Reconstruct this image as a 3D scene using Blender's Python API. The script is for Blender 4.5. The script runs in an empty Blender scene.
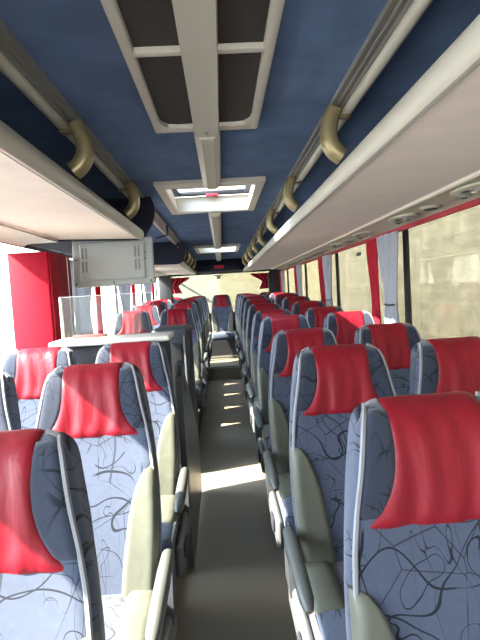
import bpy, bmesh, math, random
from mathutils import Vector, Matrix
random.seed(7)
sc = bpy.context.scene
C = sc.collection
CZ = 1.45            # camera height above the aisle floor

# ------------------------------------------------------------------ materials
def new_mat(name):
    m = bpy.data.materials.new(name); m.use_nodes = True
    nt = m.node_tree
    return m, nt, nt.nodes['Principled BSDF']
def N(nt, t, **kw):
    n = nt.nodes.new(t)
    for k, v in kw.items():
        if k in n.inputs: n.inputs[k].default_value = v
        else: setattr(n, k, v)
    return n
def L(nt, a, b): nt.links.new(a, b)
def coords(nt, rnd=True):
    tc = N(nt, 'ShaderNodeTexCoord')
    if not rnd: return tc.outputs['Object']
    oi = N(nt, 'ShaderNodeObjectInfo')
    mu = N(nt, 'ShaderNodeMath', operation='MULTIPLY'); mu.inputs[1].default_value = 37.0
    L(nt, oi.outputs['Random'], mu.inputs[0])
    ad = N(nt, 'ShaderNodeVectorMath', operation='ADD')
    L(nt, tc.outputs['Object'], ad.inputs[0]); L(nt, mu.outputs[0], ad.inputs[1])
    return ad.outputs[0]
def plain(name, col, rough=0.5, metal=0.0, var=0.12, scale=12.0, bump=0.0, bscale=200.0, spec=0.5, rnd=False):
    m, nt, p = new_mat(name)
    v = coords(nt, rnd)
    no = N(nt, 'ShaderNodeTexNoise', Scale=scale, Detail=3.0); L(nt, v, no.inputs['Vector'])
    mr = N(nt, 'ShaderNodeMapRange'); mr.inputs[3].default_value = 1 - var; mr.inputs[4].default_value = 1 + var
    L(nt, no.outputs['Fac'], mr.inputs[0])
    mx = N(nt, 'ShaderNodeVectorMath', operation='SCALE'); mx.inputs[0].default_value = col
    L(nt, mr.outputs[0], mx.inputs['Scale']); L(nt, mx.outputs[0], p.inputs['Base Color'])
    p.inputs['Roughness'].default_value = rough; p.inputs['Metallic'].default_value = metal
    p.inputs['Specular IOR Level'].default_value = spec
    if bump:
        n2 = N(nt, 'ShaderNodeTexNoise', Scale=bscale, Detail=2.0); L(nt, v, n2.inputs['Vector'])
        b = N(nt, 'ShaderNodeBump', Strength=bump, Distance=0.002)
        L(nt, n2.outputs['Fac'], b.inputs['Height']); L(nt, b.outputs[0], p.inputs['Normal'])
    return m

def scribble(name, col, ink, dens=1.0, rough=0.9):
    """velour printed with loose black pen scribbles"""
    m, nt, p = new_mat(name)
    v = coords(nt, True)
    fac = None
    def mx(a, b):
        n = N(nt, 'ShaderNodeMath', operation='MAXIMUM'); L(nt, a, n.inputs[0]); L(nt, b, n.inputs[1]); return n.outputs[0]
    def isoline(scale, stretch, rot, width, det, level=.5):
        mp = N(nt, 'ShaderNodeMapping'); mp.inputs['Scale'].default_value = stretch; mp.inputs['Rotation'].default_value = rot
        L(nt, v, mp.inputs['Vector'])
        no = N(nt, 'ShaderNodeTexNoise', Scale=scale, Detail=det, Distortion=.6); L(nt, mp.outputs[0], no.inputs['Vector'])
        s = N(nt, 'ShaderNodeMath', operation='SUBTRACT'); s.inputs[1].default_value = level; L(nt, no.outputs['Fac'], s.inputs[0])
        a = N(nt, 'ShaderNodeMath', operation='ABSOLUTE'); L(nt, s.outputs[0], a.inputs[0])
        l = N(nt, 'ShaderNodeMapRange'); l.inputs[1].default_value = width; l.inputs[2].default_value = width * .35
        l.inputs[3].default_value = 0; l.inputs[4].default_value = 1
        L(nt, a.outputs[0], l.inputs[0]); return l.outputs[0]
    def strokes(scale, rot, dist, dscale, thr):
        mp = N(nt, 'ShaderNodeMapping'); mp.inputs['Rotation'].default_value = rot; L(nt, v, mp.inputs['Vector'])
        wv = N(nt, 'ShaderNodeTexWave', wave_type='BANDS', bands_direction='X', Scale=scale, Distortion=dist, Detail=1.0)
        wv.inputs['Detail Scale'].default_value = dscale; L(nt, mp.outputs[0], wv.inputs['Vector'])
        l = N(nt, 'ShaderNodeMapRange'); l.inputs[1].default_value = thr; l.inputs[2].default_value = thr + (1 - thr) * .6
        L(nt, wv.outputs['Fac'], l.inputs[0]); return l.outputs[0]
    fac = strokes(1.7, (0, .5, .2), 7, 3.0, .9968)
    fac = mx(fac, strokes(1.4, (0, -.8, .3), 9, 3.5, .9972))
    fac = mx(fac, strokes(1.9, (.2, 1.45, 0), 6, 2.6, .9970))
    fac = mx(fac, strokes(2.2, (.5, .15, 1.0), 10, 4.5, .9965))
    fac = mx(fac, isoline(15, (1.5, 1, .28), (.2, .9, 1.4), .006, .3, .57))
    vo = N(nt, 'ShaderNodeTexVoronoi', feature='DISTANCE_TO_EDGE', Scale=7.5); L(nt, v, vo.inputs['Vector'])
    l = N(nt, 'ShaderNodeMapRange'); l.inputs[1].default_value = .012; l.inputs[2].default_value = .005
    l.inputs[3].default_value = 0; l.inputs[4].default_value = .75; L(nt, vo.outputs['Distance'], l.inputs[0])
    fac = mx(fac, l.outputs[0])
    # breaks in the strokes
    nb = N(nt, 'ShaderNodeTexNoise', Scale=9.0, Detail=1.0); L(nt, v, nb.inputs['Vector'])
    br = N(nt, 'ShaderNodeMapRange'); br.inputs[1].default_value = .36; br.inputs[2].default_value = .44; br.inputs[4].default_value = dens
    L(nt, nb.outputs['Fac'], br.inputs[0])
    mu = N(nt, 'ShaderNodeMath', operation='MULTIPLY'); L(nt, fac, mu.inputs[0]); L(nt, br.outputs[0], mu.inputs[1])
    fz = N(nt, 'ShaderNodeTexNoise', Scale=60.0, Detail=3.0); L(nt, v, fz.inputs['Vector'])
    mr = N(nt, 'ShaderNodeMapRange'); mr.inputs[3].default_value = .85; mr.inputs[4].default_value = 1.15; L(nt, fz.outputs['Fac'], mr.inputs[0])
    sc_ = N(nt, 'ShaderNodeVectorMath', operation='SCALE'); sc_.inputs[0].default_value = col; L(nt, mr.outputs[0], sc_.inputs['Scale'])
    mix = N(nt, 'ShaderNodeMix', data_type='RGBA'); mix.inputs[7].default_value = (*ink, 1)
    L(nt, mu.outputs[0], mix.inputs[0]); L(nt, sc_.outputs[0], mix.inputs[6]); L(nt, mix.outputs[2], p.inputs['Base Color'])
    p.inputs['Roughness'].default_value = rough; p.inputs['Specular IOR Level'].default_value = .2
    p.inputs['Sheen Weight'].default_value = .35; p.inputs['Sheen Roughness'].default_value = .5
    return m

def leather(name, col, rough, wr=0.6, wscale=(26, 26, 3.5)):
    m, nt, p = new_mat(name)
    v = coords(nt, True)
    mp = N(nt, 'ShaderNodeMapping'); mp.inputs['Scale'].default_value = wscale; L(nt, v, mp.inputs['Vector'])
    no = N(nt, 'ShaderNodeTexNoise', Scale=1.0, Detail=2.0, Distortion=.5); L(nt, mp.outputs[0], no.inputs['Vector'])
    fi = N(nt, 'ShaderNodeTexNoise', Scale=260.0, Detail=1.0); L(nt, v, fi.inputs['Vector'])
    mu = N(nt, 'ShaderNodeMath', operation='MULTIPLY_ADD'); mu.inputs[1].default_value = .04
    L(nt, fi.outputs['Fac'], mu.inputs[0]); L(nt, no.outputs['Fac'], mu.inputs[2])
    b = N(nt, 'ShaderNodeBump', Strength=wr, Distance=0.012); L(nt, mu.outputs[0], b.inputs['Height']); L(nt, b.outputs[0], p.inputs['Normal'])
    mr = N(nt, 'ShaderNodeMapRange'); mr.inputs[3].default_value = .82; mr.inputs[4].default_value = 1.18; L(nt, no.outputs['Fac'], mr.inputs[0])
    s = N(nt, 'ShaderNodeVectorMath', operation='SCALE'); s.inputs[0].default_value = col; L(nt, mr.outputs[0], s.inputs['Scale'])
    L(nt, s.outputs[0], p.inputs['Base Color']); p.inputs['Roughness'].default_value = rough
    p.inputs['Specular IOR Level'].default_value = .28
    return m

def glass(name, tint, gloss=0.05, dust=0.0, dustcol=(.8, .78, .7)):
    m, nt, p = new_mat(name)
    nt.nodes.remove(p)
    out = nt.nodes['Material Output']
    tr = N(nt, 'ShaderNodeBsdfTransparent', Color=(*tint, 1)); gl = N(nt, 'ShaderNodeBsdfGlossy', Roughness=.03)
    mx = N(nt, 'ShaderNodeMixShader'); mx.inputs[0].default_value = gloss
    L(nt, tr.outputs[0], mx.inputs[1]); L(nt, gl.outputs[0], mx.inputs[2])
    last = mx.outputs[0]
    if dust:
        df = N(nt, 'ShaderNodeBsdfDiffuse', Color=(*dustcol, 1))
        v = coords(nt, False)
        no = N(nt, 'ShaderNodeTexNoise', Scale=4.0, Detail=4.0); L(nt, v, no.inputs['Vector'])
        mr = N(nt, 'ShaderNodeMapRange'); mr.inputs[1].default_value = .35; mr.inputs[2].default_value = .75
        mr.inputs[3].default_value = dust * .4; mr.inputs[4].default_value = dust * 1.8; L(nt, no.outputs['Fac'], mr.inputs[0])
        m2 = N(nt, 'ShaderNodeMixShader'); L(nt, mr.outputs[0], m2.inputs[0]); L(nt, last, m2.inputs[1]); L(nt, df.outputs[0], m2.inputs[2])
        last = m2.outputs[0]
    L(nt, last, out.inputs['Surface'])
    return m

def cloth(name, col, transl=.3):
    m, nt, p = new_mat(name)
    out = nt.nodes['Material Output']
    v = coords(nt, False)
    no = N(nt, 'ShaderNodeTexNoise', Scale=40.0, Detail=2.0); L(nt, v, no.inputs['Vector'])
    mr = N(nt, 'ShaderNodeMapRange'); mr.inputs[3].default_value = .9; mr.inputs[4].default_value = 1.1; L(nt, no.outputs['Fac'], mr.inputs[0])
    s = N(nt, 'ShaderNodeVectorMath', operation='SCALE'); s.inputs[0].default_value = col; L(nt, mr.outputs[0], s.inputs['Scale'])
    L(nt, s.outputs[0], p.inputs['Base Color']); p.inputs['Roughness'].default_value = .9
    t = N(nt, 'ShaderNodeBsdfTranslucent'); L(nt, s.outputs[0], t.inputs['Color'])
    mx = N(nt, 'ShaderNodeMixShader'); mx.inputs[0].default_value = transl
    L(nt, p.outputs[0], mx.inputs[1]); L(nt, t.outputs[0], mx.inputs[2]); L(nt, mx.outputs[0], out.inputs['Surface'])
    return m

M = {}
M['fabric'] = scribble('scribbled_velour_light', (.060, .074, .116), (.005, .008, .015))
M['fabric_dark'] = scribble('scribbled_velour_dark', (.025, .031, .053), (.004, .007, .014), dens=1.0)
M['red'] = leather('red_leather', (.215, .007, .016), .42, .30)
M['cream'] = leather('cream_leather', (.110, .112, .088), .42, .25, (14, 14, 14))
M['piping'] = plain('grey_piping', (.20, .20, .215), .6)
M['armrest'] = plain('armrest_rubber', (.10, .105, .098), .45, bump=.2)
M['sideplastic'] = plain('grey_plastic', (.10, .105, .11), .5)
M['darkplastic'] = plain('dark_plastic', (.035, .038, .045), .5, bump=.2)
M['blackplastic'] = plain('black_plastic', (.012, .013, .016), .45)
M['seatback'] = plain('dark_blue_back_shell', (.03, .04, .08), .7)
M['ceilfab'] = plain('blue_ceiling_velour', (.092, .138, .238), .95, var=.35, scale=7, bump=.5, bscale=120, spec=.1)
M['navy'] = plain('navy_end_cap', (.006, .008, .026), .8)
M['rackfab'] = plain('pale_pinkish_rack_lining', (.82, .70, .62), .9, var=.10, scale=9, bump=.4, bscale=60, spec=.1)
M['ivory'] = plain('ivory_plastic', (.46, .43, .37), .4, var=.04)
M['beigeplastic'] = plain('beige_plastic', (.42, .37, .29), .45, var=.06)
M['gold'] = plain('brass_coloured_metal', (.31, .25, .13), .36, .45, var=.12)
M['alu'] = plain('grey_aluminium', (.32, .31, .28), .4, .5)
M['valance'] = plain('red_trim', (.32, .008, .022), .6)
M['redpanel'] = plain('red_laminate', (.27, .004, .016), .55, var=.05, spec=.12)
M['redpanel_dark'] = plain('red_laminate_deep', (.21, .003, .012), .55, var=.05, spec=.12)
M['white'] = plain('white_plastic', (.66, .64, .59), .4, var=.03)
M['tvgrey'] = plain('grey_television_shell', (.33, .34, .335), .5, var=.04)
M['slot'] = plain('dark_slots', (.16, .17, .17), .8)
M['floor'] = plain('speckled_vinyl_floor', (.235, .200, .145), .55, var=.35, scale=140, bump=.1)
M['platform'] = plain('dark_carpet', (.04, .042, .05), .95)
M['wall'] = plain('grey_side_lining', (.20, .21, .23), .8)
M['pillar'] = plain('black_pillar', (.012, .012, .014), .5)
M['tread'] = plain('dark_brown_step', (.17, .145, .10), .7, var=.3, scale=60)
M['glass'] = glass('tinted_coach_glass', (.40, .41, .385), .05, .02)
M['clearglass'] = glass('clear_glass', (.92, .94, .93), .05)
M['hatchglass'] = glass('hatch_glass', (.85, .88, .90), .04)
M['acrylic'] = glass('acrylic_sheet', (.86, .88, .86), .035, .004)
M['curtgrey'] = cloth('grey_curtain_cloth', (.42, .44, .50))
M['curtred'] = cloth('red_curtain_cloth', (.44, .010, .03), .25)
M['road'] = plain('grey_asphalt', (.075, .078, .068), .95, var=.2, scale=5)
M['ground'] = plain('pale_concrete', (.36, .35, .325), .95, var=.15, scale=3)
M['hedge'] = plain('hedge_green', (.06, .09, .03), .9, var=.5, scale=8, bump=1.0, bscale=15)
M['render'] = plain('pale_render', (.80, .77, .62), .9, var=.05, scale=2)
M['concrete'] = plain('grey_metal_pole', (.20, .21, .21), .6)
M['signred'] = plain('red_sign_plate', (.35, .01, .02), .4)

# steel mesh for the ceiling vents
def mesh_grille():
    m, nt, p = new_mat('perforated_black_mesh')
    v = coords(nt, False)
    wx = N(nt, 'ShaderNodeTexWave', wave_type='BANDS', bands_direction='X', Scale=70.0); wy = N(nt, 'ShaderNodeTexWave', wave_type='BANDS', bands_direction='Y', Scale=70.0)
    L(nt, v, wx.inputs['Vector']); L(nt, v, wy.inputs['Vector'])
    mu = N(nt, 'ShaderNodeMath', operation='MULTIPLY'); L(nt, wx.outputs['Fac'], mu.inputs[0]); L(nt, wy.outputs['Fac'], mu.inputs[1])
    cr = N(nt, 'ShaderNodeMix', data_type='RGBA'); cr.inputs[6].default_value = (.022, .018, .014, 1); cr.inputs[7].default_value = (.005, .0045, .004, 1)
    L(nt, mu.outputs[0], cr.inputs[0]); L(nt, cr.outputs[2], p.inputs['Base Color'])
    b = N(nt, 'ShaderNodeBump', Strength=.8, Distance=.003); L(nt, mu.outputs[0], b.inputs['Height']); L(nt, b.outputs[0], p.inputs['Normal'])
    p.inputs['Roughness'].default_value = .6
    return m
M['grille'] = mesh_grille()
def stone():
    m, nt, p = new_mat('coursed_stone')
    tc = N(nt, 'ShaderNodeTexCoord'); mp = N(nt, 'ShaderNodeMapping'); mp.inputs['Rotation'].default_value = (math.radians(90), 0, math.radians(90))
    sx = N(nt, 'ShaderNodeSeparateXYZ'); L(nt, tc.outputs['Object'], sx.inputs[0])
    ad = N(nt, 'ShaderNodeMath', operation='ADD'); L(nt, sx.outputs[0], ad.inputs[0]); L(nt, sx.outputs[1], ad.inputs[1])
    cb = N(nt, 'ShaderNodeCombineXYZ'); L(nt, ad.outputs[0], cb.inputs[0]); L(nt, sx.outputs[2], cb.inputs[1])
    br = N(nt, 'ShaderNodeTexBrick', Scale=1.0)
    br.inputs['Color1'].default_value = (.205, .184, .135, 1); br.inputs['Color2'].default_value = (.255, .226, .172, 1)
    br.inputs['Mortar'].default_value = (.275, .245, .185, 1); br.inputs['Mortar Size'].default_value = .012
    br.inputs['Brick Width'].default_value = .42; br.inputs['Row Height'].default_value = .16
    L(nt, cb.outputs[0], br.inputs['Vector'])
    no = N(nt, 'ShaderNodeTexNoise', Scale=3.5, Detail=6.0); L(nt, tc.outputs['Object'], no.inputs['Vector'])
    mr = N(nt, 'ShaderNodeMapRange'); mr.inputs[1].default_value = .3; mr.inputs[2].default_value = .7; mr.inputs[3].default_value = .78; mr.inputs[4].default_value = 1.2; L(nt, no.outputs['Fac'], mr.inputs[0])
    s = N(nt, 'ShaderNodeVectorMath', operation='SCALE'); L(nt, br.outputs['Color'], s.inputs[0]); L(nt, mr.outputs[0], s.inputs['Scale'])
    L(nt, s.outputs[0], p.inputs['Base Color']); p.inputs['Roughness'].default_value = .95; p.inputs['Specular IOR Level'].default_value = .1
    return m
M['stone'] = stone()
def lamp_mat(name, col, e):
    m, nt, p = new_mat(name)
    p.inputs['Base Color'].default_value = (*col, 1); p.inputs['Emission Color'].default_value = (*col, 1); p.inputs['Emission Strength'].default_value = e
    return m
M['redlight'] = lamp_mat('red_display_glow', (.8, .02, .02), .12)

# ------------------------------------------------------------------ mesh helpers
def box(bm, lo, hi, bev=0.0, seg=2, rot=None, piv=None):
    r = bmesh.ops.create_cube(bm, size=1.0)
    vs = r['verts']; lo = Vector(lo); hi = Vector(hi)
    for v in vs: v.co = Vector((lo[i] + (v.co[i] + .5) * (hi[i] - lo[i]) for i in range(3)))
    if bev:
        es = list({e for v in vs for e in v.link_edges})
        g = bmesh.ops.bevel(bm, geom=es, offset=bev, segments=seg, profile=.5, affect='EDGES')
        vs = list({v for f in g['faces'] for v in f.verts} | {v for v in vs if v.is_valid})
    if rot is not None:
        p = Vector(piv) if piv is not None else (lo + hi) / 2
        done = set()
        for v in vs:
            if v.is_valid and v not in done:
                v.co = p + rot @ (v.co - p); done.add(v)
    return vs
def ring_sweep(bm, rings, close_u=True, caps=True):
    R = [[bm.verts.new(p) for p in r] for r in rings]
    n = len(R[0])
    for a, b in zip(R, R[1:]):
        for i in range(n if close_u else n - 1):
            j = (i + 1) % n
            bm.faces.new((a[i], a[j], b[j], b[i]))
    if caps and close_u:
        bm.faces.new(list(reversed(R[0]))); bm.faces.new(R[-1])
    return R
def tube(bm, pts, r, n=8, caps=True, ry=None):
    pts = [Vector(p) for p in pts]
    rings = []; up = None
    for i, p in enumerate(pts):
        t = (pts[min(i + 1, len(pts) - 1)] - pts[max(i - 1, 0)]).normalized()
        if up is None:
            up = Vector((0, 0, 1)) if abs(t.z) < .9 else Vector((0, 1, 0))
        s = t.cross(up).normalized(); up = s.cross(t).normalized()
        rr = r[i] if isinstance(r, (list, tuple)) else r
        rings.append([p + s * math.cos(2 * math.pi * k / n) * rr + up * math.sin(2 * math.pi * k / n) * (rr if ry is None else ry) for k in range(n)])
    ring_sweep(bm, rings, True, caps)
def prism(bm, poly, axis, a, b):
    """poly: 2D points in the other two axes (order x,y,z minus axis)"""
    def P(q, t):
        q = list(q); q.insert(axis, t); return Vector(q)
    ring_sweep(bm, [[P(q, a) for q in poly], [P(q, b) for q in poly]])
def disc(bm, c, r, h, n=16, r2=None):
    c = Vector(c); r2 = r if r2 is None else r2
    ring_sweep(bm, [[c + Vector((math.cos(2 * math.pi * k / n) * q, math.sin(2 * math.pi * k / n) * q, z)) for k in range(n)] for q, z in ((r, 0), (r2, h))])
def bez(p0, p1, p2, p3, n):
    o = []
    for i in range(n + 1):
        t = i / n; u = 1 - t
        o.append(tuple(u**3 * a + 3 * u * u * t * b + 3 * u * t * t * c + t**3 * d for a, b, c, d in zip(p0, p1, p2, p3)))
    return o
def obj(name, bm, mat, parent=None, smooth=True, angle=40, mods=None):
    me = bpy.data.meshes.new(name)
    bmesh.ops.recalc_face_normals(bm, faces=bm.faces[:])
    if smooth:
        for f in bm.faces: f.smooth = True
        for e in bm.edges:
            if len(e.link_faces) == 2:
                try:
                    if e.calc_face_angle() > math.radians(angle): e.smooth = False
                except Exception: pass
    bm.to_mesh(me); bm.free()
    me.materials.append(M[mat] if isinstance(mat, str) else mat)
    o = bpy.data.objects.new(name, me); C.objects.link(o)
    if parent is not None: o.parent = parent
    return o
def mk(): return bmesh.new()
def boxobj(name, lo, hi, mat, parent=None, bev=.004):
    b = mk(); box(b, lo, hi, bev); return obj(name, b, mat, parent)
def thing(name, label, cat, loc=(0, 0, 0), group=None):
    o = bpy.data.objects.new(name, None); C.objects.link(o); o.location = loc; o.empty_display_size = .1
    return tag(o, label, cat, group)
def tag(o, label, cat, group=None):
    o['label'] = label; o['category'] = cat
    if group: o['group'] = group
    return o
def struct(o, label=None):
    o['kind'] = 'structure'
    if label: o['label'] = label; o['category'] = o.name.split('_')[0].split('.')[0]
    return o
def dup(root, loc, label=None, group=None):
    r = root.copy(); C.objects.link(r); r.location = loc
    if label: r['label'] = label
    if group: r['group'] = group
    for ch in list(root.children):
        c = ch.copy(); C.objects.link(c); c.parent = r
        for g in list(ch.children):
            d = g.copy(); C.objects.link(d); d.parent = c
    return r
def lerp_tab(tab, x):
    if x <= tab[0][0]: return tab[0][1]
    for (a, fa), (b, fb) in zip(tab, tab[1:]):
        if x <= b: return fa + (fb - fa) * (x - a) / (b - a)
    return tab[-1][1]

# ------------------------------------------------------------------ the seat
PROF = [(.105, .36), (.115, .44), (.125, .54), (.150, .66), (.185, .78), (.218, .88), (.236, .96), (.248, 1.03), (.262, 1.085), (.285, 1.127), (.322, 1.146)]
def cr(pts, s):
    n = len(pts) - 1; f = max(0, min(.99999, s)) * n; i = int(f); t = f - i
    P = [Vector(pts[max(0, min(n, k))]) for k in (i - 1, i, i + 1, i + 2)]
    return .5 * ((2 * P[1]) + (-P[0] + P[2]) * t + (2 * P[0] - 5 * P[1] + 4 * P[2] - P[3]) * t * t + (-P[0] + 3 * P[1] - 3 * P[2] + P[3]) * t**3)
WTAB = [(.40, .202), (.50, .212), (.62, .221), (.72, .221), (.80, .217), (.88, .208), (.95, .196), (1.02, .181), (1.07, .172), (1.105, .165), (1.13, .156), (1.146, .140)]
def halfw(z):
    return lerp_tab(WTAB, z)
def s_of_z(z):
    lo, hi = 0, 1
    for _ in range(30):
        m = (lo + hi) / 2
        if cr(PROF, m).y < z: lo = m
        else: hi = m
    return lo
RND = .035
def surf(x, s, off=0.0):
    p = cr(PROF, s); q = cr(PROF, min(1, s + .01)) - cr(PROF, max(0, s - .01)); q.normalize()
    nrm = Vector((-q.y, q.x))           # pointing to -y side (front)
    if nrm.x > 0 and s < .9: nrm = -nrm
    w = halfw(p.y); a = min(1.0, abs(x) / w)
    wing = -.018 * a**3 * (1 - s)**.5
    e = abs(x) - (w - RND); rd = 0
    if e > 0:
        e = min(e, RND); rd = RND - math.sqrt(max(0, RND * RND - e * e))
    d = off - rd - wing
    return Vector((x, p.x + nrm.x * d, p.y + nrm.y * d))
BACK = [(.205, .36), (.215, .50), (.235, .70), (.270, .90), (.310, 1.05), (.338, 1.11), (.335, 1.142)]
def back_core():
    bm = mk(); rings = []
    for i in range(41):
        s = i / 40; z = cr(PROF, s).y; w = halfw(z)
        r = []
        for k in range(25):
            t = -1 + 2 * k / 24
            r.append(surf(w * math.sin(t * math.pi / 2) if abs(t) > .0 else 0, s))
        bz = cr(BACK, s); bw = w * .97
        for k in range(9):
            t = 1 - 2 * k / 8
            r.append(Vector((bw * t, bz.x + .006 * (1 - t * t), bz.y)))
        rings.append(r)
    ring_sweep(bm, rings)
    return bm
def patch(z0, z1, xl, xr, off, ns=22, nu=22, over=0.0, edge=.18, gather=0.0):
    """upholstery piece lying on the front of the backrest, edges tucked in"""
    bm = mk(); rows = []
    s0, s1 = s_of_z(z0), s_of_z(z1)
    for i in range(ns + 1):
        v = i / ns; s = s0 + (s1 - s0) * v; z = cr(PROF, s).y
        a, b = xl(z), xr(z); row = []
        for k in range(nu + 1):
            u = k / nu; x = a + (b - a) * u
            du = min(u, 1 - u) / edge; dv = v / (edge * .9) if over else min(v, 1 - v) / edge
            pu = math.sqrt(max(0, 1 - (1 - min(1, du))**2)); pv = math.sqrt(max(0, 1 - (1 - min(1, dv))**2))
            o = -.004 + (off + .004) * pu * pv
            if gather:
                o += gather * pu * pv * (math.sin(x * 105 + 1.5 * math.sin(z * 17)) * .5 + math.sin(x * 57 + z * 9) * .6) * (.15 + .85 * (1 - v)**1.3)
            row.append(surf(x, s, o))
        rows.append(row)
    if over:            # roll the piece over the top and down behind
        for dy, dz in ((.012, .001), (.022, -.003), (.030, -.012)):
            last = rows[ns]
            rows.append([Vector((p.x * (1 - dy * .6), .322 + dy * .8, p.z + dz)) for p in last])
    ring_sweep(bm, rows, close_u=False, caps=False)
    return bm
def red_half(z):
    w = halfw(z); t = max(0, min(1, (1.146 - z) / .232))
    if t < .30: g = 0
    else:
        q = (t - .30) / .70; g = .55 * q**2.4 + .45 * (1 - math.sqrt(max(0, 1 - q * q)))
    top = .100 + .004 * max(0, (.3 - t) / .3)
    return min(top + (w - .014 - top) * g, w - .008)
ZB0, ZB1 = .39, .825
def bol_in(z):
    w = halfw(z); t = max(0, min(1, (z - ZB0) / (ZB1 - ZB0)))
    return w - .008 - .112 * max(0, 1 - t**3.0)**.55
def piping(side):
    bm = mk(); pts = []
    for i in range(36):
        z = .40 + (1.128 - .40) * i / 35; w = halfw(z)
        pts.append(surf(side * (w - .013), s_of_z(z), .003))
    for x, sv in ((.134, .972), (.126, .984), (.116, .990), (.108, .992)): pts.append(surf(side * x, sv, .004))
    tube(bm, pts, .0058, 6)
    return bm
def make_seat(name, arm):
    """arm: -1 armrest at -x, +1 at +x, 0 none"""
    root = bpy.data.objects.new(name, None); C.objects.link(root)
    core = obj('backrest', back_core(), 'fabric', root, angle=60)
    # darker shoulder pieces of the head section
    for sd in (-1, 1):
        bm = patch(.930, 1.138, (lambda z, sd=sd: sd * (red_half(z) - .012)) , (lambda z, sd=sd: sd * (halfw(z) - .006)), .004, 18, 8, edge=.05)
        o = obj('shoulder_panel', bm, 'fabric_dark', core, angle=70)
    obj('head_panel', patch(.914, 1.146, lambda z: -red_half(z), red_half, .007, 34, 48, over=1, edge=.10, gather=.0042), 'red', root, angle=80)
    for sd in (-1, 1):
        bm = patch(ZB0, ZB1, (lambda z, sd=sd: sd * bol_in(z)), (lambda z, sd=sd: sd * (halfw(z) - .002)), .016, 28, 14, edge=.16)
        obj('side_bolster', bm, 'cream', root, angle=80)
        obj('piping', piping(sd), 'piping', core)
    # cushion
    b = mk(); box(b, (-.216, -.30, .325), (.216, .165, .440), .045, 4); cu = obj('seat_cushion', b, 'fabric', root, angle=60)
    for sd in (-1, 1):
        b = mk(); lo, hi = sorted((sd * .106, sd * .2165))
        box(b, (lo, -.13, .36), (hi, .155, .460), .035, 4); obj('cushion_bolster', b, 'cream', cu, angle=60)
        b = mk(); tube(b, [(sd * .210, .12, .425), (sd * .212, -.1, .425), (sd * .210, -.24, .415), (sd * .200, -.292, .39)], .006, 6); obj('cushion_piping', b, 'piping', cu)
    b = mk(); box(b, (-.19, -.24, .25), (.19, .20, .33), .015); obj('seat_frame', b, 'darkplastic', root)
    for sd in (-1, 1):
        b = mk(); lo, hi = sorted((sd * .11, sd * .16)); box(b, (lo, -.16, 0), (hi, .14, .26), .012); obj('leg', b, 'darkplastic', root)
    if arm:
        b = mk()
        # armrest lying level, pointing forward
        pts = [(arm * .244, .135, .545), (arm * .246, .10, .562), (arm * .247, .0, .566), (arm * .247, -.15, .560), (arm * .246, -.235, .550), (arm * .244, -.262, .534)]
        tube(b, pts, [.012, .021, .023, .023, .021, .011], 12)
        a = obj('armrest', b, 'armrest', root, angle=70)
        b = mk(); lo, hi = sorted((arm * .223, arm * .256))
        prism(b, [(.185, .52), (.12, .548), (.08, .48), (.06, .36), (.19, .36)], 0, lo, hi); obj('armrest_hinge', b, 'darkplastic', a)
        b = mk(); lo, hi = sorted((arm * .218, arm * .250)); box(b, (lo, -.245, .26), (hi, .19, .390), .016, 3); sp = obj('side_cover', b, 'sideplastic', root)
        b = mk(); lo, hi = sorted((arm * .250, arm * .262)); box(b, (lo, -.19, .31), (hi, -.10, .37), .008); obj('recline_lever', b, 'darkplastic', sp)
    return root

RAISE = [(.9, -.026), (1.2, -.016), (1.8, -.002), (2.6, 0), (3.32, .035), (4.1, .045), (4.87, .08), (5.64, .12), (6.4, .155), (9, .17)]
PLAT = .075
def raise_at(D): return lerp_tab(RAISE, D)
TOPY = .325        # the head's y in the seat's own frame
proto = {-1: None, 1: None, 0: None}
protos_used = {}
def place_seat(arm, X, D, label, group, dz=0):
    loc = (X, D - TOPY, PLAT + raise_at(D) + dz)
    if arm not in protos_used:
        r = make_seat('coach_seat', arm); protos_used[arm] = r; r.location = loc
        tag(r, label, 'seat', group)
    else:
        r = dup(protos_used[arm], loc, label, group)
    r.name = 'coach_seat'
    return r
ORD = ['first', 'second', 'third', 'fourth', 'fifth', 'sixth', 'seventh', 'eighth', 'ninth', 'tenth']
XR, XRW, XL, XLW = .440, .886, -.446, -.893
RD = [1.0, 1.78, 2.55, 3.32, 4.10, 4.87, 5.64, 6.41, 7.18, 7.95]
LD = [.94, 1.70, 2.40]
LD2 = [4.90, 5.66, 6.42, 7.18, 7.94]
for i, D in enumerate(RD):
    place_seat(-1, XR, D, f'{ORD[i]} aisle seat from the camera, on the stone wall side, red headrest', 'aisle seats on the stone wall side')
    if i:
        place_seat(0, XRW, D, f'{ORD[i - 1]} window seat from the camera, by the stone wall windows, red headrest', 'window seats on the stone wall side')
for i, D in enumerate(LD):
    place_seat(1, XL, D, f'{ORD[i]} aisle seat from the camera, in front of the white counter, red headrest', 'aisle seats in front of the counter')
    if i:
        place_seat(0, XLW, D, f'{ORD[i - 1]} window seat from the camera, in front of the red cabinet, red headrest', 'window seats in front of the red cabinet')
for i, D in enumerate(LD2):
    place_seat(1, XL, D, f'{ORD[i]} aisle seat behind the black stairwell cabinet, red headrest', 'aisle seats behind the stairwell')
    place_seat(0, XLW, D, f'{ORD[i]} window seat behind the television and stairwell, red headrest', 'window seats behind the stairwell')
REARD = 9.5
for X, nm in ((-.92, 'at the end under the rack beyond the stairwell'), (-.46, 'beside the middle one, on the stairwell side'), (0.0, 'facing straight down the aisle'), (.46, 'beside the middle one, on the stone wall side'), (.92, 'at the end by the stone wall window')):
    place_seat(0, X, REARD, f'rear bench coach seat {nm}', 'rear bench seats', dz=.0)

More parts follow.
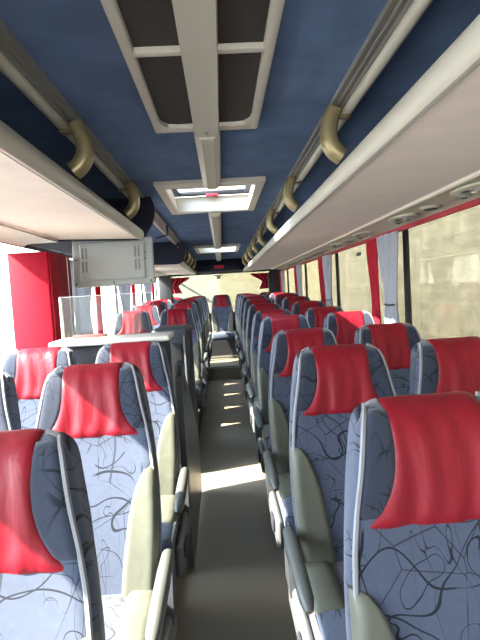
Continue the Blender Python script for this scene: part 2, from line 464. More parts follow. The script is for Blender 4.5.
# ------------------------------------------------------------------ setting
HX = 1.22
Y0, Y1 = -2.4, 9.95
ZC = CZ + .63        # ceiling
b = mk(); box(b, (-.30, Y0, -.08), (.30, 7.90, 0)); struct(obj('floor', b, 'floor', smooth=False))
# seams and hatch lines of the aisle floor
b = mk()
for y in (5.55, 6.15): box(b, (-.27, y - .006, 0), (.27, y + .006, .003))
for x in (-.25, .25): box(b, (x - .006, 5.556, 0), (x + .006, 6.144, .003))
struct(obj('trim_1', b, 'alu', smooth=False))
b = mk(); box(b, (-.30, 7.90, -.08), (.30, 8.84, .22)); box(b, (-.30, 8.84, -.08), (.30, 9.95, .27))
struct(obj('floor_step', b, 'tread', smooth=False))
b = mk(); box(b, (-.30, 7.893, .19), (.30, 7.93, .226)); struct(obj('trim_2', b, 'alu', smooth=False))
b = mk(); box(b, (-.30, 8.834, .25), (.30, 8.852, .274)); struct(obj('trim_3', b, 'alu', smooth=False))
def platform(name, xs, rows, first, last, stair=None):
    b = mk(); y = first
    for i, D in enumerate(rows):
        ye = D + .02 if i < len(rows) - 1 else last
        if stair and y < stair[0] <= ye: ye = stair[0]
        box(b, (xs[0], y, -.08), (xs[1], ye, PLAT + raise_at(D))); y = ye
        if stair and abs(y - stair[0]) < 1e-6: y = stair[1]
    struct(obj(name, b, 'platform', smooth=False))
platform('floor_platform_right', (.30, HX), RD + [REARD], Y0, 9.95)
platform('floor_platform_left', (-HX, -.30), LD + LD2 + [REARD], Y0, 9.95, (2.60, 3.90))
b = mk(); box(b, (-HX, 2.60, -.55), (-.30, 3.90, -.50)); box(b, (-.62, 2.60, -.50), (-.30, 3.90, -.25)); struct(obj('floor_stairwell', b, 'tread', smooth=False))
b = mk(); box(b, (-.30, 8.855, .262), (.30, 8.87, .56)); struct(obj('trim_4', b, 'pillar', smooth=False))
WZ0, WZ1 = .90, CZ + .385
RP = [-.75, 1.22, 3.12, 5.00, 6.88, 8.76]
LP = [-.75, 2.62, 3.92, 5.78, 7.64, 9.30]
def sidewall(name, sx, pil, openings):
    b = mk(); a, c = sorted((sx * HX, sx * (HX + .05)))
    if openings:
        y = Y0
        for (o0, o1) in openings: box(b, (a, y, -.6), (c, o0, WZ0)); y = o1; box(b, (a, o0, -.6), (c, o1, -.5))
        box(b, (a, y, -.6), (c, Y1, WZ0))
    else: box(b, (a, Y0, -.6), (c, Y1, WZ0))
    box(b, (a, Y0, WZ1), (c, Y1, ZC + .10))
    struct(obj(name, b, 'wall', smooth=False))
sidewall('wall_right', 1, RP, None)
sidewall('wall_left', -1, LP, [(2.70, 3.86)])
k = 10
for sx, pil in ((1, RP), (-1, LP)):
    for y in pil:
        b = mk(); a, c = sorted((sx * (HX + .006), sx * (HX + .030)))
        prism(b, [(y - .032, WZ0), (y + .032, WZ0), (y + .022, WZ1), (y - .022, WZ1)], 0, a, c)
        struct(obj(f'trim_{k}', b, 'pillar', smooth=False)); k += 1
wn = 1
for sx, pil in ((1, RP), (-1, LP)):
    ys = [Y0] + pil + [Y1]
    for i, (p, q) in enumerate(zip(ys, ys[1:])):
        if q - p < .5 and q == Y1: pass
        z0 = WZ0
        door = sx < 0 and abs(p - 2.62) < .01
        if door: z0 = -.45
        nm = 'door_1' if door else f'window_{wn}'; wn += 0 if door else 1
        a, c = sorted((sx * (HX + .016), sx * (HX + .028)))
        b = mk()
        for (u0, u1, v0, v1) in ((p + .02, q - .02, z0, z0 + .03), (p + .02, q - .02, WZ1 - .025, WZ1), (p + .02, p + .03, z0 + .03, WZ1 - .025), (q - .03, q - .02, z0 + .03, WZ1 - .025)):
            box(b, (a, u0, v0), (c, u1, v1))
        f = struct(obj(nm, b, 'pillar', smooth=False))
        b = mk(); box(b, ((a + c) / 2 - .003, p + .025, z0 + .025), ((a + c) / 2 + .003, q - .025, WZ1 - .02)); obj('pane', b, 'glass' if sx > 0 else 'clearglass', f, smooth=False)
# front wall with the windscreen
b = mk(); box(b, (-1.27, Y0 - .05, -.6), (1.27, Y0, .75)); box(b, (-1.27, Y0 - .05, 2.0), (1.27, Y0, ZC + .10))
for s in (-1, 1): a, c = sorted((s * 1.12, s * 1.27)); box(b, (a, Y0 - .05, .75), (c, Y0, 2.0))
struct(obj('wall_front', b, 'wall', smooth=False))
b = mk(); box(b, (-1.12, Y0 - .03, .75), (1.12, Y0 - .024, 2.0)); f = struct(obj('window_20', b, 'clearglass', smooth=False))
# rear wall and window
b = mk(); RZ0, RZ1 = 1.02, CZ + .375
box(b, (-1.27, Y1, -.6), (1.27, Y1 + .05, RZ0)); box(b, (-1.27, Y1, RZ1), (1.27, Y1 + .05, ZC + .10))
for s in (-1, 1): a, c = sorted((s * 1.02, s * 1.27)); box(b, (a, Y1, RZ0), (c, Y1 + .05, RZ1))
struct(obj('wall_back', b, 'pillar', smooth=False))
b = mk(); box(b, (-1.02, Y1 + .02, RZ0), (1.02, Y1 + .026, RZ1)); struct(obj('window_21', b, 'glass', smooth=False))
# ceiling with the two hatch openings
H1, H2 = (2.76, 3.62), (6.45, 7.31)
HW = .278
b = mk()
for y0, y1 in ((Y0, H1[0]), (H1[1], H2[0]), (H2[1], Y1 + .05)): box(b, (-1.27, y0, ZC), (1.27, y1, ZC + .06))
for h in (H1, H2):
    box(b, (-1.27, h[0], ZC), (-.01 - HW, h[1], ZC + .06)); box(b, (-.01 + HW, h[0], ZC), (1.27, h[1], ZC + .06))
struct(obj('ceiling', b, 'ceilfab', smooth=False))

# ------------------------------------------------------------------ ceiling fittings
def make_hatch(label, y0, y1, loc_z=ZC):
    t = thing('roof_hatch', label, 'roof hatch', (-.01, y0, loc_z), 'roof hatches')
    Ly = y1 - y0
    b = mk()
    def loop(hw, m, z): return [Vector((-hw, -m, z)), Vector((hw, -m, z)), Vector((hw, Ly + m, z)), Vector((-hw, Ly + m, z))]
    rings = [loop(HW - .005, -.005, .085), loop(HW - .025, -.02, -.02), loop(HW - .02, -.015, -.032), loop(HW + .025, .035, -.032), loop(HW + .035, .05, -.02), loop(HW + .035, .05, -.001)]
    ring_sweep(b, rings, True, False); obj('frame', b, 'ivory', t, angle=30)
    b = mk()
    for lo, hi in (((-HW, .0, .088), (HW, .05, .115)), ((-HW, Ly - .06, .088), (HW, Ly, .115)), ((-HW, .05, .088), (-HW + .04, Ly - .06, .115)), ((HW - .04, .05, .088), (HW, Ly - .06, .115))): box(b, lo, hi, .004)
    lid = obj('lid_frame', b, 'blackplastic', t)
    b = mk(); box(b, (-HW + .03, .04, .098), (HW - .03, Ly - .05, .104)); obj('pane', b, 'hatchglass', lid)
    b = mk(); box(b, (-.045, Ly - .075, .070), (.045, Ly - .035, .090), .006); obj('latch', b, 'signred', lid)
    return t
h1 = make_hatch('open ivory framed roof hatch just past the mesh ceiling vents', *H1)
dup(h1, (-.01, H2[0], ZC), 'small far ivory roof hatch near the rear window')
# vent panel
VY0, VY1, VW = .30, 1.82, .19
t = thing('ceiling_vent_panel', 'ivory ceiling panel with black mesh grilles above the aisle', 'ceiling vent', (-.0, 0, ZC))
b = mk()
zt, zb = -.001, -.035
def fr(lo, hi): box(b, (lo[0], lo[1], zb), (hi[0], hi[1], zt), .008)
fr((-VW, VY0), (-VW + .030, VY1)); fr((VW - .030, VY0), (VW, VY1)); fr((-VW + .02, VY1 - .05), (VW - .02, VY1)); fr((-VW + .02, VY0), (VW - .02, VY0 + .04))
for yc in (.62, 1.235): fr((-VW + .02, yc - .014), (VW - .02, yc + .014))
obj('frame', b, 'ivory', t)
b = mk(); prism(b, [(-.050, -.004), (-.043, -.052), (.043, -.052), (.050, -.004)], 1, VY0 + .01, VY1 + .005); cv = obj('centre_cover', b, 'ivory', t)
b = mk(); disc(b, (0, VY1 - .04, -.056), .006, .006); obj('screw', b, 'alu', cv)
for sd in (-1, 1):
    for y0, y1 in ((.33, .61), (.63, 1.225), (1.245, VY1 - .04)):
        b = mk(); a, c = sorted((sd * .046, sd * (VW - .022))); box(b, (a, y0, -.020), (c, y1, -.012)); obj('mesh_grille', b, 'grille', t, smooth=False)
        if y1 > 1.5:
            b = mk(); prism(b, [(sd * (VW - .028), y1 - .11), (sd * (VW - .035), y1 - .05), (sd * (VW - .055), y1 - .018), (sd * .06, y1 - .0), (sd * (VW - .025), y1)], 2, -.034, -.006); obj('corner_fillet', b, 'ivory', t)
def duct(y0, y1, w, label, d=.075):
    t = thing('ceiling_duct_cover', label, 'duct cover', (0, 0, ZC), 'ivory duct covers on the ceiling')
    b = mk(); sec = [(-w, -.001), (-w * .9, -d * .72), (-w * .45, -d), (w * .45, -d), (w * .9, -d * .72), (w, -.001)]
    sh = lambda f, y: [Vector((x * f, y, z)) for x, z in sec]
    ring_sweep(b, [sh(.96, y0), sh(1, y0 + .02), sh(1, y1 - .02), sh(.96, y1)]); bd = obj('cover', b, 'ivory', t, angle=25)
    b = mk()
    for q in range(3): box(b, (-w * .35 + q * w * .35 - .002, y0 + .05, -d - .003), (-w * .35 + q * w * .35 + .002, y1 - .05, -d + .003))
    obj('rib', b, 'ivory', t)
duct(1.83, 2.70, .052, 'short ivory duct cover between mesh vents and open roof hatch', .06)
duct(3.68, 6.39, .050, 'long ivory duct cover between the two roof hatches', .06)
duct(7.37, 8.9, .050, 'ivory duct cover behind the small far roof hatch', .06)

# ceiling rails
def rail(sx, y0, y1, label):
    t = thing('ceiling_rail', label, 'rail', (0, 0, ZC), 'ceiling rails over the racks')
    b = mk(); x = lambda v: sx * v
    sec = [(x(0.430), -.001), (x(0.430), -.018), (x(0.436), -.018), (x(0.438), -.010), (x(0.451), -.010), (x(0.453), -.018), (x(0.458), -.018), (x(0.460), -.010), (x(0.470), -.010), (x(0.472), -.020), (x(0.477), -.020), (x(0.477), -.001)]
    prism(b, sec, 1, y0, y1); obj('channel', b, 'alu', t, smooth=False)
    b = mk(); tube(b, [(x(.498), y0, -.020), (x(.498), y1, -.020)], .019, 14); obj('tube', b, 'ivory', t)
    return t
rail(1, -.4, 9.3, 'long two tone ceiling rail above the unbroken rack')
rail(-1, -.4, 9.3, 'long two tone ceiling rail above the interrupted rack')

# luggage racks
ZR = CZ + .383
def rack(sx, y0, y1, label, caps):
    t = thing('luggage_rack', label, 'luggage rack', (0, 0, 0), 'overhead luggage racks')
    S = lambda x: sx * x
    b = mk()
    prism(b, [(S(.480), ZR - .018), (S(.975), ZR + .002), (S(.985), ZR - .006), (S(.985), ZR + .022), (S(.480), ZR + .008)], 1, y0, y1)
    sh = obj('shelf', b, 'rackfab', t)
    b = mk()
    prism(b, [(S(.986), ZR - .014), (S(1.165), ZR - .014), (S(1.195), ZR - .030), (S(1.195), ZR + .02), (S(.986), ZR + .024)], 1, y0, y1); obj('service_channel', b, 'beigeplastic', t)
    b = mk(); sec = []
    cx, cz = .467, ZR + .006
    for k in range(14):
        a = 2 * math.pi * k / 14; sec.append((S(cx + .020 * math.cos(a)), cz + .034 * math.sin(a)))
    prism(b, sec, 1, y0, y1); obj('lip', b, 'ivory', t, angle=35)
    b = mk(); tube(b, [(S(.484), y0 + .01, ZR - .020), (S(.484), y1 - .01, ZR - .020)], .0035, 6); obj('seam_bead', b, 'white', t)
    b = mk(); box(b, (S(1.0) if sx > 0 else -1.21, y0 + .02, ZR + .03), (1.21 if sx > 0 else S(1.0), y1 - .02, ZC - .004)); obj('back_panel', b, 'ceilfab', t, smooth=False)
    for y, bulge in caps:
        pts = [(S(1.20), ZR + .0), (S(.50), ZR - .022), (S(.44), ZR - .006)] + [(S(q[0]), q[1]) for q in bez((.425, ZR + .02), (bulge + .01, ZR + .08), (bulge - .02, ZR + .15), (bulge + .02, ZC - .01), 8)] + [(S(1.20), ZC - .01)]
        b = mk(); prism(b, pts, 1, y, y + .035); e = obj('end_cap', b, 'navy', t, angle=30)
        b = mk(); box(b, (S(bulge + .10) - .006, y - .004, ZC - .075), (S(bulge + .10) + .006, y + .002, ZC - .063), .002); obj('screw', b, 'white', e)
    return t
rack(1, -.6, 9.2, 'long unbroken overhead rack with pale lining over the stone wall side seats', [])
rack(-1, -.6, 3.06, 'short overhead rack ending in a navy cap above the folded television', [(3.06, .37)])
r2 = rack(-1, 5.80, 9.2, 'rear overhead rack with navy end cap beyond the television', [(5.765, .37)])

def make_bracket(sx, label, y, group):
    t = thing('rack_bracket', label, 'bracket', (0, y, 0), group)
    b = mk(); S = lambda x: sx * x
    cen = bez((.447, ZC - .0225), (.424, ZC - .07), (.402, ZR + .105), (.470, ZR + .066), 16)
    rings = []
    for i, (x, z) in enumerate(cen):
        a = Vector(cen[max(0, i - 1)]); c = Vector(cen[min(16, i + 1)]); d = (c - a).normalized(); n = Vector((-d.y, d.x))
        p = Vector((x, z)); q = []
        for k in range(16):
            an = 2 * math.pi * k / 16; cc, ss = math.cos(an), math.sin(an)
            r = p + n * (.028 * math.copysign(abs(cc)**.6, cc)); q.append(Vector((S(r.x), .038 * math.copysign(abs(ss)**.6, ss), r.y)))
        rings.append(q)
    ring_sweep(b, rings); obj('arc', b, 'gold', t, angle=50)
    b = mk(); lo, hi = sorted((S(.440), S(.505))); box(b, (lo, -.016, ZC - .052), (hi, .016, ZC - .0405), .005); obj('clamp', b, 'gold', t)
    return t
br = make_bracket(1, 'big brass bracket closest to the camera on the unbroken rack', 1.70, 'brass brackets on the unbroken rack')
for i, y in enumerate((2.72, 3.75, 4.75, 5.65, 6.5, 7.4, 8.3)):
    dup(br, (0, y, 0), f'{ORD[i + 1]} brass bracket from the camera on the unbroken rack')
bl = make_bracket(-1, 'big brass bracket in the middle of the short rack', 1.72, 'brass brackets on the interrupted rack')
dup(bl, (0, 2.66, 0), 'brass bracket beside the navy cap ending the short rack')
for i, y in enumerate((6.1, 6.8, 7.5, 8.3)):
    dup(bl, (0, y, 0), f'{ORD[i]} brass bracket behind the navy cap of the rear rack')

# service units under the racks
def make_unit(label, x, y, group):
    t = thing('air_vent_unit', label, 'service unit', (x, y, ZR - .0146), group)
    b = mk(); rings = []
    for q, z in ((1, 0), (1, -.008), (.9, -.013)):
        rings.append([Vector((.070 * q * math.cos(a), .155 * q * math.sin(a), z)) for a in [2 * math.pi * k / 24 for k in range(24)]])
    ring_sweep(b, rings); obj('plate', b, 'beigeplastic', t)
    for yy in (-.075, .075):
        b = mk(); disc(b, (0, yy, -.026), .026, .014, 16, .036); n_ = obj('air_nozzle', b, 'alu', t)
        b = mk(); disc(b, (0, yy, -.030), .012, .006, 12); obj('nozzle_core', b, 'darkplastic', n_)
    for yy in (-.022, .022):
        b = mk(); disc(b, (.02, yy, -.018), .014, .008, 12); obj('reading_light', b, 'white', t)
    b = mk(); box(b, (-.045, -.02, -.017), (-.02, .02, -.010), .003); obj('call_button', b, 'darkplastic', t)
    return t
def make_speaker(label, x, y, group):
    t = thing('ceiling_speaker', label, 'speaker', (x, y, ZR - .0146), group)
    b = mk(); disc(b, (0, 0, -.012), .046, .012, 24, .055); obj('rim', b, 'beigeplastic', t)
    b = mk(); disc(b, (0, 0, -.017), .030, .006, 20, .036); obj('grille', b, 'darkplastic', t)
    return t
u = make_unit('first air and reading light unit from the camera, stone wall side', 1.085, 1.98, 'service units over the stone wall side windows')
for i, D in enumerate((2.76, 3.54, 4.32, 5.09, 5.86, 6.63, 7.40)):
    dup(u, (1.085, D, ZR - .0146), f'{ORD[i + 1]} air and reading light unit from the camera, stone wall side')
s = make_speaker('first round speaker from the camera in the channel over stone wall windows', 1.10, 2.42, 'round speakers over the stone wall side windows')
for i, D in enumerate((3.98, 5.5, 7.0)):
    dup(s, (1.10, D, ZR - .0146), f'{ORD[i + 1]} round speaker from the camera in the channel over stone wall windows')
dup(u, (-1.085, 2.25, ZR - .0146), 'air and reading light unit above the seats in front of the red cabinet', 'service units over the short rack')

ZV = ZR - .030
# red valance strips along the window tops
for sx, y0, y1, lb in ((1, -.6, 9.3, 'long red strip along the window tops on the stone wall side'), (-1, -.6, 2.70, 'red strip along the window top in front of the red cabinet'), (-1, 5.8, 9.3, 'red strip along the window tops behind the television')):
    b = mk(); prism(b, [(sx * 1.199, ZV + .026), (sx * 1.216, ZV + .026), (sx * 1.216, ZV - .026), (sx * 1.203, ZV - .026), (sx * 1.198, ZV - .010)], 1, y0, y1)
    tag(obj('window_valance', b, 'valance', smooth=False), lb, 'valance')

# ------------------------------------------------------------------ television, cabinet, counter
t = thing('folded_television', 'grey flat television seen from behind, hanging below the short rack', 'television', (0, 0, 0))
rot = Matrix.Rotation(math.radians(-6), 3, 'X')
TX0, TX1, TY, TZ0, TZ1 = -.925, -.410, 3.16, CZ + .080, CZ + .385
pv = Vector((0, TY, TZ1))
b = mk(); box(b, (TX0, TY - .012, TZ0), (TX1, TY + .02, TZ1), .008, 3, rot, pv); shell = obj('shell', b, 'tvgrey', t)
b = mk(); box(b, (TX0 + .05, TY - .032, TZ0 + .035), (TX1 - .05, TY - .008, TZ1 - .02), .012, 3, rot, pv); back = obj('back_cover', b, 'tvgrey', t)
for x0, nx in ((TX0 + .065, 2), (TX1 - .115, 2)):
    for i in range(nx):
        for j in range(2):
            b = mk(); box(b, (x0 + i * .022, TY - .0335, TZ0 + .09 + j * .085), (x0 + i * .022 + .012, TY - .030, TZ0 + .16 + j * .085), 0, 1, rot, pv); obj('vent_slot', b, 'slot', back, smooth=False)
for x, z in ((TX0 + .02, TZ0 + .02), (TX1 - .02, TZ0 + .02), ((TX0 + TX1) / 2, TZ0 + .02), (TX0 + .022, TZ1 - .13), (TX1 - .05, TZ1 - .10), (TX1 - .05, TZ1 - .14)):
    b = mk(); box(b, (x - .005, TY - .016, z - .005), (x + .005, TY - .008, z + .005), .002, 1, rot, pv); obj('screw', b, 'blackplastic', shell)
b = mk(); box(b, (TX0 + .03, TY + .012, TZ0 + .03), (TX1 - .03, TY + .024, TZ1 - .03), .002, 1, rot, pv); obj('screen', b, 'blackplastic', t)
b = mk(); box(b, (-.76, TY - .01, TZ1 - .01), (-.62, TY + .04, ZC - .001), .006); obj('hinge_arm', b, 'darkplastic', t)
# little black hanger at the rail
t = thing('rail_hanger', 'thin black hanger on the rail next to the navy cap', 'hanger', (-.43, 4.30, 0))
b = mk(); tube(b, [(0, 0, ZC - .01), (0, 0, ZC - .10)], .009, 8); tube(b, [(0, 0, ZC - .10), (-.10, .02, ZC - .12)], .008, 8); obj('rod', b, 'blackplastic', t)

# red cabinet by the window
t = thing('red_cabinet', 'tall glossy red cabinet at the window behind the second window seat', 'cabinet', (0, 0, 0))
CX0, CX1, CY0, CY1 = -1.165, -.945, 2.74, 3.12
CTOP = CZ + .285
b = mk(); box(b, (CX0, CY0, -.50), (CX1, CY1, CTOP), .006); obj('body', b, 'redpanel', t)
b = mk(); box(b, (CX1, CY0 + .012, .2), (CX1 + .012, CY0 + .30, CTOP - .012), .003); d = obj('door', b, 'redpanel_dark', t)
b = mk(); box(b, (CX1, CY0 + .312, .2), (CX1 + .012, CY1 - .01, CTOP - .012), .003); obj('door', b, 'redpanel_dark', t)
b = mk(); box(b, (CX1, CY0 + .302, .2), (CX1 + .015, CY0 + .310, CTOP - .012), .001); obj('edge_strip', b, 'white', t)
b = mk(); box(b, (CX1 + .012, CY0 + .26, 1.30), (CX1 + .022, CY0 + .285, 1.34), .003); obj('handle', b, 'alu', d)

# partition carrying the counter
t = thing('stairwell_counter', 'white topped counter on a dark partition behind the third seats', 'counter', (0, 0, 0))
CTZ = CZ - .205
b = mk(); box(b, (-.870, 2.545, PLAT), (-.275, 2.60, CTZ - .032), .004); obj('partition', b, 'darkplastic', t)
b = mk(); box(b, (-.880, 2.46, CTZ - .030), (-.262, 2.72, CTZ), .012, 3); obj('worktop', b, 'white', t)
t = thing('acrylic_screen', 'clear acrylic screen with a white edge standing on the white counter', 'screen', (0, 0, CTZ))
b = mk(); box(b, (-.848, 2.63, .002), (-.36, 2.636, .225)); obj('sheet', b, 'acrylic', t, smooth=False)
b = mk(); box(b, (-.860, 2.622, 0), (-.848, 2.644, .229), .002); obj('edge_post', b, 'white', t)
b = mk(); box(b, (-.848, 2.629, .225), (-.36, 2.637, .228)); obj('top_edge', b, 'white', t)
b = mk(); box(b, (-.80, 2.62, 0), (-.62, 2.646, .018), .003); obj('base_strip', b, plain('brown_strip', (.12, .04, .035), .6), t)

# black cabinet on the far side of the stairwell
t = thing('stairwell_cabinet', 'black cabinet beside the aisle behind the stairwell', 'cabinet', (0, 0, 0))
SX0, SX1, SY0, SY1, SZ = -.56, -.262, 3.78, 4.22, CZ - .262
b = mk(); box(b, (SX0, SY0, PLAT * 0 + .0), (SX1, SY1, SZ), .035, 4); body = obj('body', b, 'darkplastic', t)
b = mk(); box(b, (SX0 + .02, SY0 - .012, .12), (SX1 - .06, SY0 + .01, SZ - .12), .01); obj('front_panel', b, 'blackplastic', t)
b = mk(); box(b, (SX1 - .045, SY0 - .010, .12), (SX1 - .03, SY0 + .006, SZ - .06), .003); obj('edge_strip', b, 'sideplastic', t)
# sloping side guard of the stairwell
t = thing('stairwell_guard', 'dark grey sloping side panel along the aisle beside the stairwell', 'panel', (0, 0, 0))
b = mk(); prism(b, [(2.44, .02), (2.44, CZ - .42), (2.47, CZ - .37), (2.53, CZ - .36), (3.36, CZ - .93), (3.44, CZ - 1.02), (3.44, .02)], 0, -.245, -.213)
g = obj('panel', b, plain('grey_laminate', (.075, .082, .095), .35, var=.05), t, angle=30)
b = mk(); prism(b, [(2.55, CZ - .49), (2.55, CZ - .44), (2.64, CZ - .50), (2.64, CZ - .55)], 0, -.215, -.2115); obj('grip_recess', b, 'blackplastic', g, smooth=False)
b = mk(); tube(b, [(-.229, 2.445, CZ - .42), (-.229, 2.475, CZ - .375), (-.229, 2.535, CZ - .36), (-.229, 3.36, CZ - .925), (-.229, 3.44, CZ - 1.02), (-.229, 3.44, .05)], .0165, 8); obj('edge_rail', b, 'darkplastic', g)

# ------------------------------------------------------------------ curtains
def curtain(name, mat, sx, ya, yb, tie, label, group, flare=.5, x=1.15, folds=4, zt=CZ + .325, zb=.94, axis='y'):
    """gathered curtain hanging from ya..yb at the top, drawn together towards `tie` part way down"""
    b = mk(); nz, nu = 22, folds * 8; ztie = zt - (zt - zb) * .58
    front, backs = [], []
    for i in range(nz + 1):
        z = zt + (zb - zt) * i / nz
        if z >= ztie: q = ((zt - z) / (zt - ztie)); g = q * q * (3 - 2 * q)
        else: q = (ztie - z) / (ztie - zb); g = 1 - flare * q
        r, r2 = [], []
        for k in range(nu + 1):
            u_ = k / nu; y = ya + (yb - ya) * u_; y = y + (tie + (y - tie) * .42 - y) * g
            amp = .017 - .005 * g
            o_ = amp * math.sin(u_ * folds * 2 * math.pi) + .006 * math.sin(u_ * 17 + z * 6)
            for lst, dd in ((r, 0), (r2, .004)):
                lst.append(Vector((sx * (x + o_ + dd), y, z)) if axis == 'y' else Vector((y, x + o_ + dd, z)))
        front.append(r); backs.append(list(reversed(r2)))
    ring_sweep(b, [f + g for f, g in zip(front, backs)])
    o = tag(obj(name, b, mat, angle=80), label, 'curtain', group)
    return o
def band(y, sx, x, z):
    pass
for i, p in enumerate(RP[2:]):
    w = ORD[i]
    curtain('window_curtain', 'curtred', 1, p + .38, p + .62, p + .42, f'red curtain at the {w} black pillar from the camera, stone wall side', 'red curtains on the stone wall side', x=1.170, folds=3)
    o = curtain('window_curtain', 'curtgrey', 1, p - .07, p + .34, p + .08, f'grey curtain at the {w} black pillar from the camera, stone wall side', 'grey curtains on the stone wall side', x=1.160, folds=4)
    b = mk(); z = 1.30; tube(b, [(1.142, p + .0, z), (1.134, p + .09, z - .005), (1.142, p + .18, z)], .007, 6); obj('tie_band', b, 'blackplastic', o)
for i, p in enumerate(LP[2:5]):
    w = ORD[i]
    curtain('window_curtain', 'curtgrey', -1, p - .30, p + .62, p + .20, f'pale grey curtain at the {w} window pillar behind the television', 'grey curtains behind the television', x=1.165, folds=9)
    curtain('window_curtain', 'curtred', -1, p + .66, p + .86, p + .74, f'red curtain at the {w} window pillar behind the television', 'red curtains behind the television', x=1.172, folds=3)
curtain('window_curtain', 'curtred', 1, .62, 1.06, 1.02, 'red curtain tied back at the rear window, stone wall side', 'rear window curtains', x=9.82, folds=4, zt=CZ + .34, zb=CZ + .02, axis='x', flare=.3)
curtain('window_curtain', 'curtred', 1, -1.06, -.62, -1.02, 'red curtain tied back at the rear window, stairwell side', 'rear window curtains', x=9.82, folds=4, zt=CZ + .34, zb=CZ + .02, axis='x', flare=.3)

# rear header with red sign, rear window mirror
t = thing('rear_header', 'dark header box above the rear window with red glowing sign', 'header box', (0, 9.25, 0))
b = mk(); box(b, (-.44, 0, CZ + .40), (.44, .60, ZC - .002), .02, 3); obj('box', b, 'navy', t)
b = mk(); box(b, (-.11, -.008, CZ + .445), (.09, .004, CZ + .525), .004); sg = obj('sign_plate', b, 'blackplastic', t)
b = mk()
for x0 in (-.09, -.045, 0.0, .045):
    box(b, (x0, -.013, CZ + .46), (x0 + .006, -.007, CZ + .51)); box(b, (x0 + .024, -.013, CZ + .46), (x0 + .030, -.007, CZ + .51))
    box(b, (x0 + .006, -.013, CZ + .504), (x0 + .024, -.007, CZ + .51)); box(b, (x0 + .006, -.013, CZ + .482), (x0 + .024, -.007, CZ + .488))
obj('lit_figure', b, 'redlight', sg, smooth=False)
t = thing('rear_camera', 'small grey box fixed at the top of the rear window', 'camera', (-.03, 9.86, CZ + .30))
b = mk(); box(b, (-.10, 0, .03), (.08, .05, .05), .005); obj('mount_bar', b, 'sideplastic', t)
b = mk(); box(b, (-.045, 0, -.03), (.035, .05, .03), .008); obj('housing', b, 'alu', t)
# emergency sticker on a window
b = mk(); box(b, (HX + .015, 4.14, CZ + .245), (HX + .0215, 4.26, CZ + .275)); tag(obj('window_sticker', b, 'darkplastic', smooth=False), 'small dark sticker near the top of the stone wall side window', 'sticker')
# black corner trims at the rear
for sx in (1, -1):
    b = mk(); lo, hi = sorted((sx * .95, sx * 1.20)); box(b, (lo, 9.45, CZ - .35), (hi, 9.60, CZ + .33), .01)
    struct(obj('trim_30' if sx > 0 else 'trim_31', b, 'pillar'))

# ------------------------------------------------------------------ outside
b = mk(); box(b, (-40, -30, -1.15), (-5.8, 40, -1.0)); struct(obj('ground', b, 'ground', smooth=False))  # far ground made pale to bounce light up under the right rack
b = mk(); box(b, (-5.8, -5, -1.15), (30, 40, -1.01)); struct(obj('road', b, 'road', smooth=False))  # near strip kept dark so less light bounces onto the left rack
b = mk(); box(b, (-5.8, -40, -1.15), (30, -5, -1.0)); struct(obj('bounce_ground_front', b, plain('bleached_concrete', (.66, .63, .58), .95, var=.1, scale=3), smooth=False))  # unseen pale ground ahead, added to reflect light through the windscreen onto the racks
b = mk(); box(b, (3.15, -6, -1.0), (3.55, 15, 4.2)); o = obj('stone_wall', b, 'stone', smooth=False); struct(o, 'sunlit coursed stone wall outside the windows')
b = mk(); box(b, (-.06, 15.02, -1.0), (3.55, 15.4, 5.0)); struct(obj('stone_wall_end', b, plain('beige_stone_render', (.62, .54, .36), .95, var=.25, scale=5), smooth=False))
b = mk(); box(b, (-9, 19.0, -1.0), (1.0, 19.4, 5.5)); struct(obj('rendered_wall', b, 'render', smooth=False))
t = thing('leaning_pole', 'thin grey slanted pole outside the rear window', 'pole', (-1.2, 16.0, -1.0))
b = mk(); tube(b, [(-.7, 0, 3.2), (1.05, 0, 2.0)], .035, 8); tube(b, [(-.7, 0, 0), (-.7, 0, 3.2)], .05, 8); tube(b, [(1.05, 0, 0), (1.05, 0, 2.0)], .05, 8); obj('rod', b, 'concrete', t)
# ------------------------------------------------------------------ light
SKY_BASE, SKY_GLOW, SUN_E, EXPO = .24, 9.0, 15.0, 1.9
w = bpy.data.worlds.new('sky'); sc.world = w; w.use_nodes = True
nt = w.node_tree; bg = nt.nodes['Background']
tc = nt.nodes.new('ShaderNodeTexCoord'); sx_ = nt.nodes.new('ShaderNodeSeparateXYZ'); nt.links.new(tc.outputs['Generated'], sx_.inputs[0])
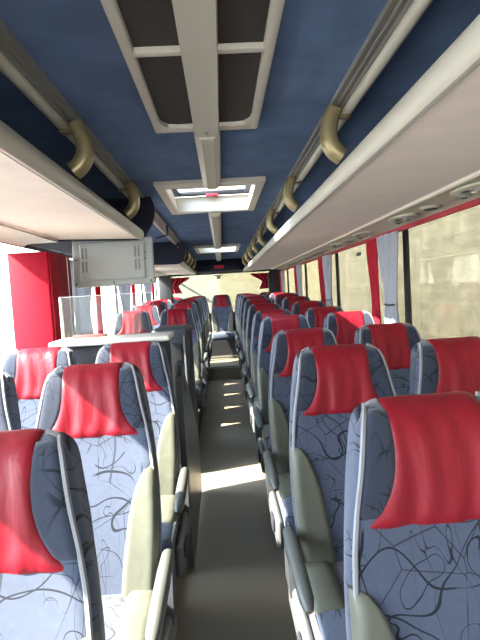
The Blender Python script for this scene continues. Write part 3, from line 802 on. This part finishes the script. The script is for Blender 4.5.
# hazy sky: pale at the horizon, bluer overhead and much brighter round the sun
SUN = Vector((1, .30, -.88)).normalized()
rp = nt.nodes.new('ShaderNodeValToRGB'); nt.links.new(sx_.outputs[2], rp.inputs[0])
rp.color_ramp.elements[0].position = 0; rp.color_ramp.elements[0].color = (.95, .97, 1.0, 1)
rp.color_ramp.elements[1].position = .7; rp.color_ramp.elements[1].color = (.60, .77, 1.0, 1)
dp = nt.nodes.new('ShaderNodeVectorMath'); dp.operation = 'DOT_PRODUCT'; dp.inputs[1].default_value = -SUN; nt.links.new(tc.outputs['Generated'], dp.inputs[0])
mr = nt.nodes.new('ShaderNodeMapRange'); mr.inputs[1].default_value = -.15; mr.inputs[2].default_value = 1.0; nt.links.new(dp.outputs['Value'], mr.inputs[0])
pw = nt.nodes.new('ShaderNodeMath'); pw.operation = 'POWER'; pw.inputs[1].default_value = 2.6; nt.links.new(mr.outputs[0], pw.inputs[0])
ma = nt.nodes.new('ShaderNodeMath'); ma.operation = 'MULTIPLY_ADD'; ma.inputs[1].default_value = SKY_GLOW; ma.inputs[2].default_value = SKY_BASE; nt.links.new(pw.outputs[0], ma.inputs[0])
nt.links.new(rp.outputs[0], bg.inputs['Color']); nt.links.new(ma.outputs[0], bg.inputs['Strength'])
sd = bpy.data.lights.new('sun', 'SUN'); so = bpy.data.objects.new('sun', sd); C.objects.link(so)
so.rotation_euler = Vector((1, .30, -.88)).to_track_quat('-Z', 'Y').to_euler(); so.location = (-8, -2, 9)
sd.energy = SUN_E; sd.angle = math.radians(.6); sd.color = (1.0, .90, .76)

# ------------------------------------------------------------------ camera
cd = bpy.data.cameras.new('camera'); co = bpy.data.objects.new('camera', cd); C.objects.link(co)
cd.sensor_fit = 'VERTICAL'; cd.sensor_height = 24; cd.lens = 24 * 480 / 640; cd.clip_start = .02
VPX, VPY, ROLL = 222, 292, math.radians(3.5)
Yc = Vector(((VPX - 240) / 480, (320 - VPY) / 480, -1)).normalized()
u0 = Vector((-math.sin(ROLL), math.cos(ROLL), 0)); Zc = (u0 - Yc * u0.dot(Yc)).normalized(); Xc = Yc.cross(Zc)
Rm = Matrix((Xc, Yc, Zc))      # camera to world
co.matrix_world = Matrix.Translation((.02, 0, CZ)) @ Rm.to_4x4()
sc.camera = co
sc.view_settings.view_transform = 'Standard'; sc.view_settings.look = 'None'; sc.view_settings.gamma = 1; sc.view_settings.use_curve_mapping = False
sc.view_settings.exposure = EXPO
sc.cycles.max_bounces = 10; sc.cycles.diffuse_bounces = 6; sc.cycles.transparent_max_bounces = 16
sc.cycles.use_denoising = True
sc.cycles.sample_clamp_indirect = 8
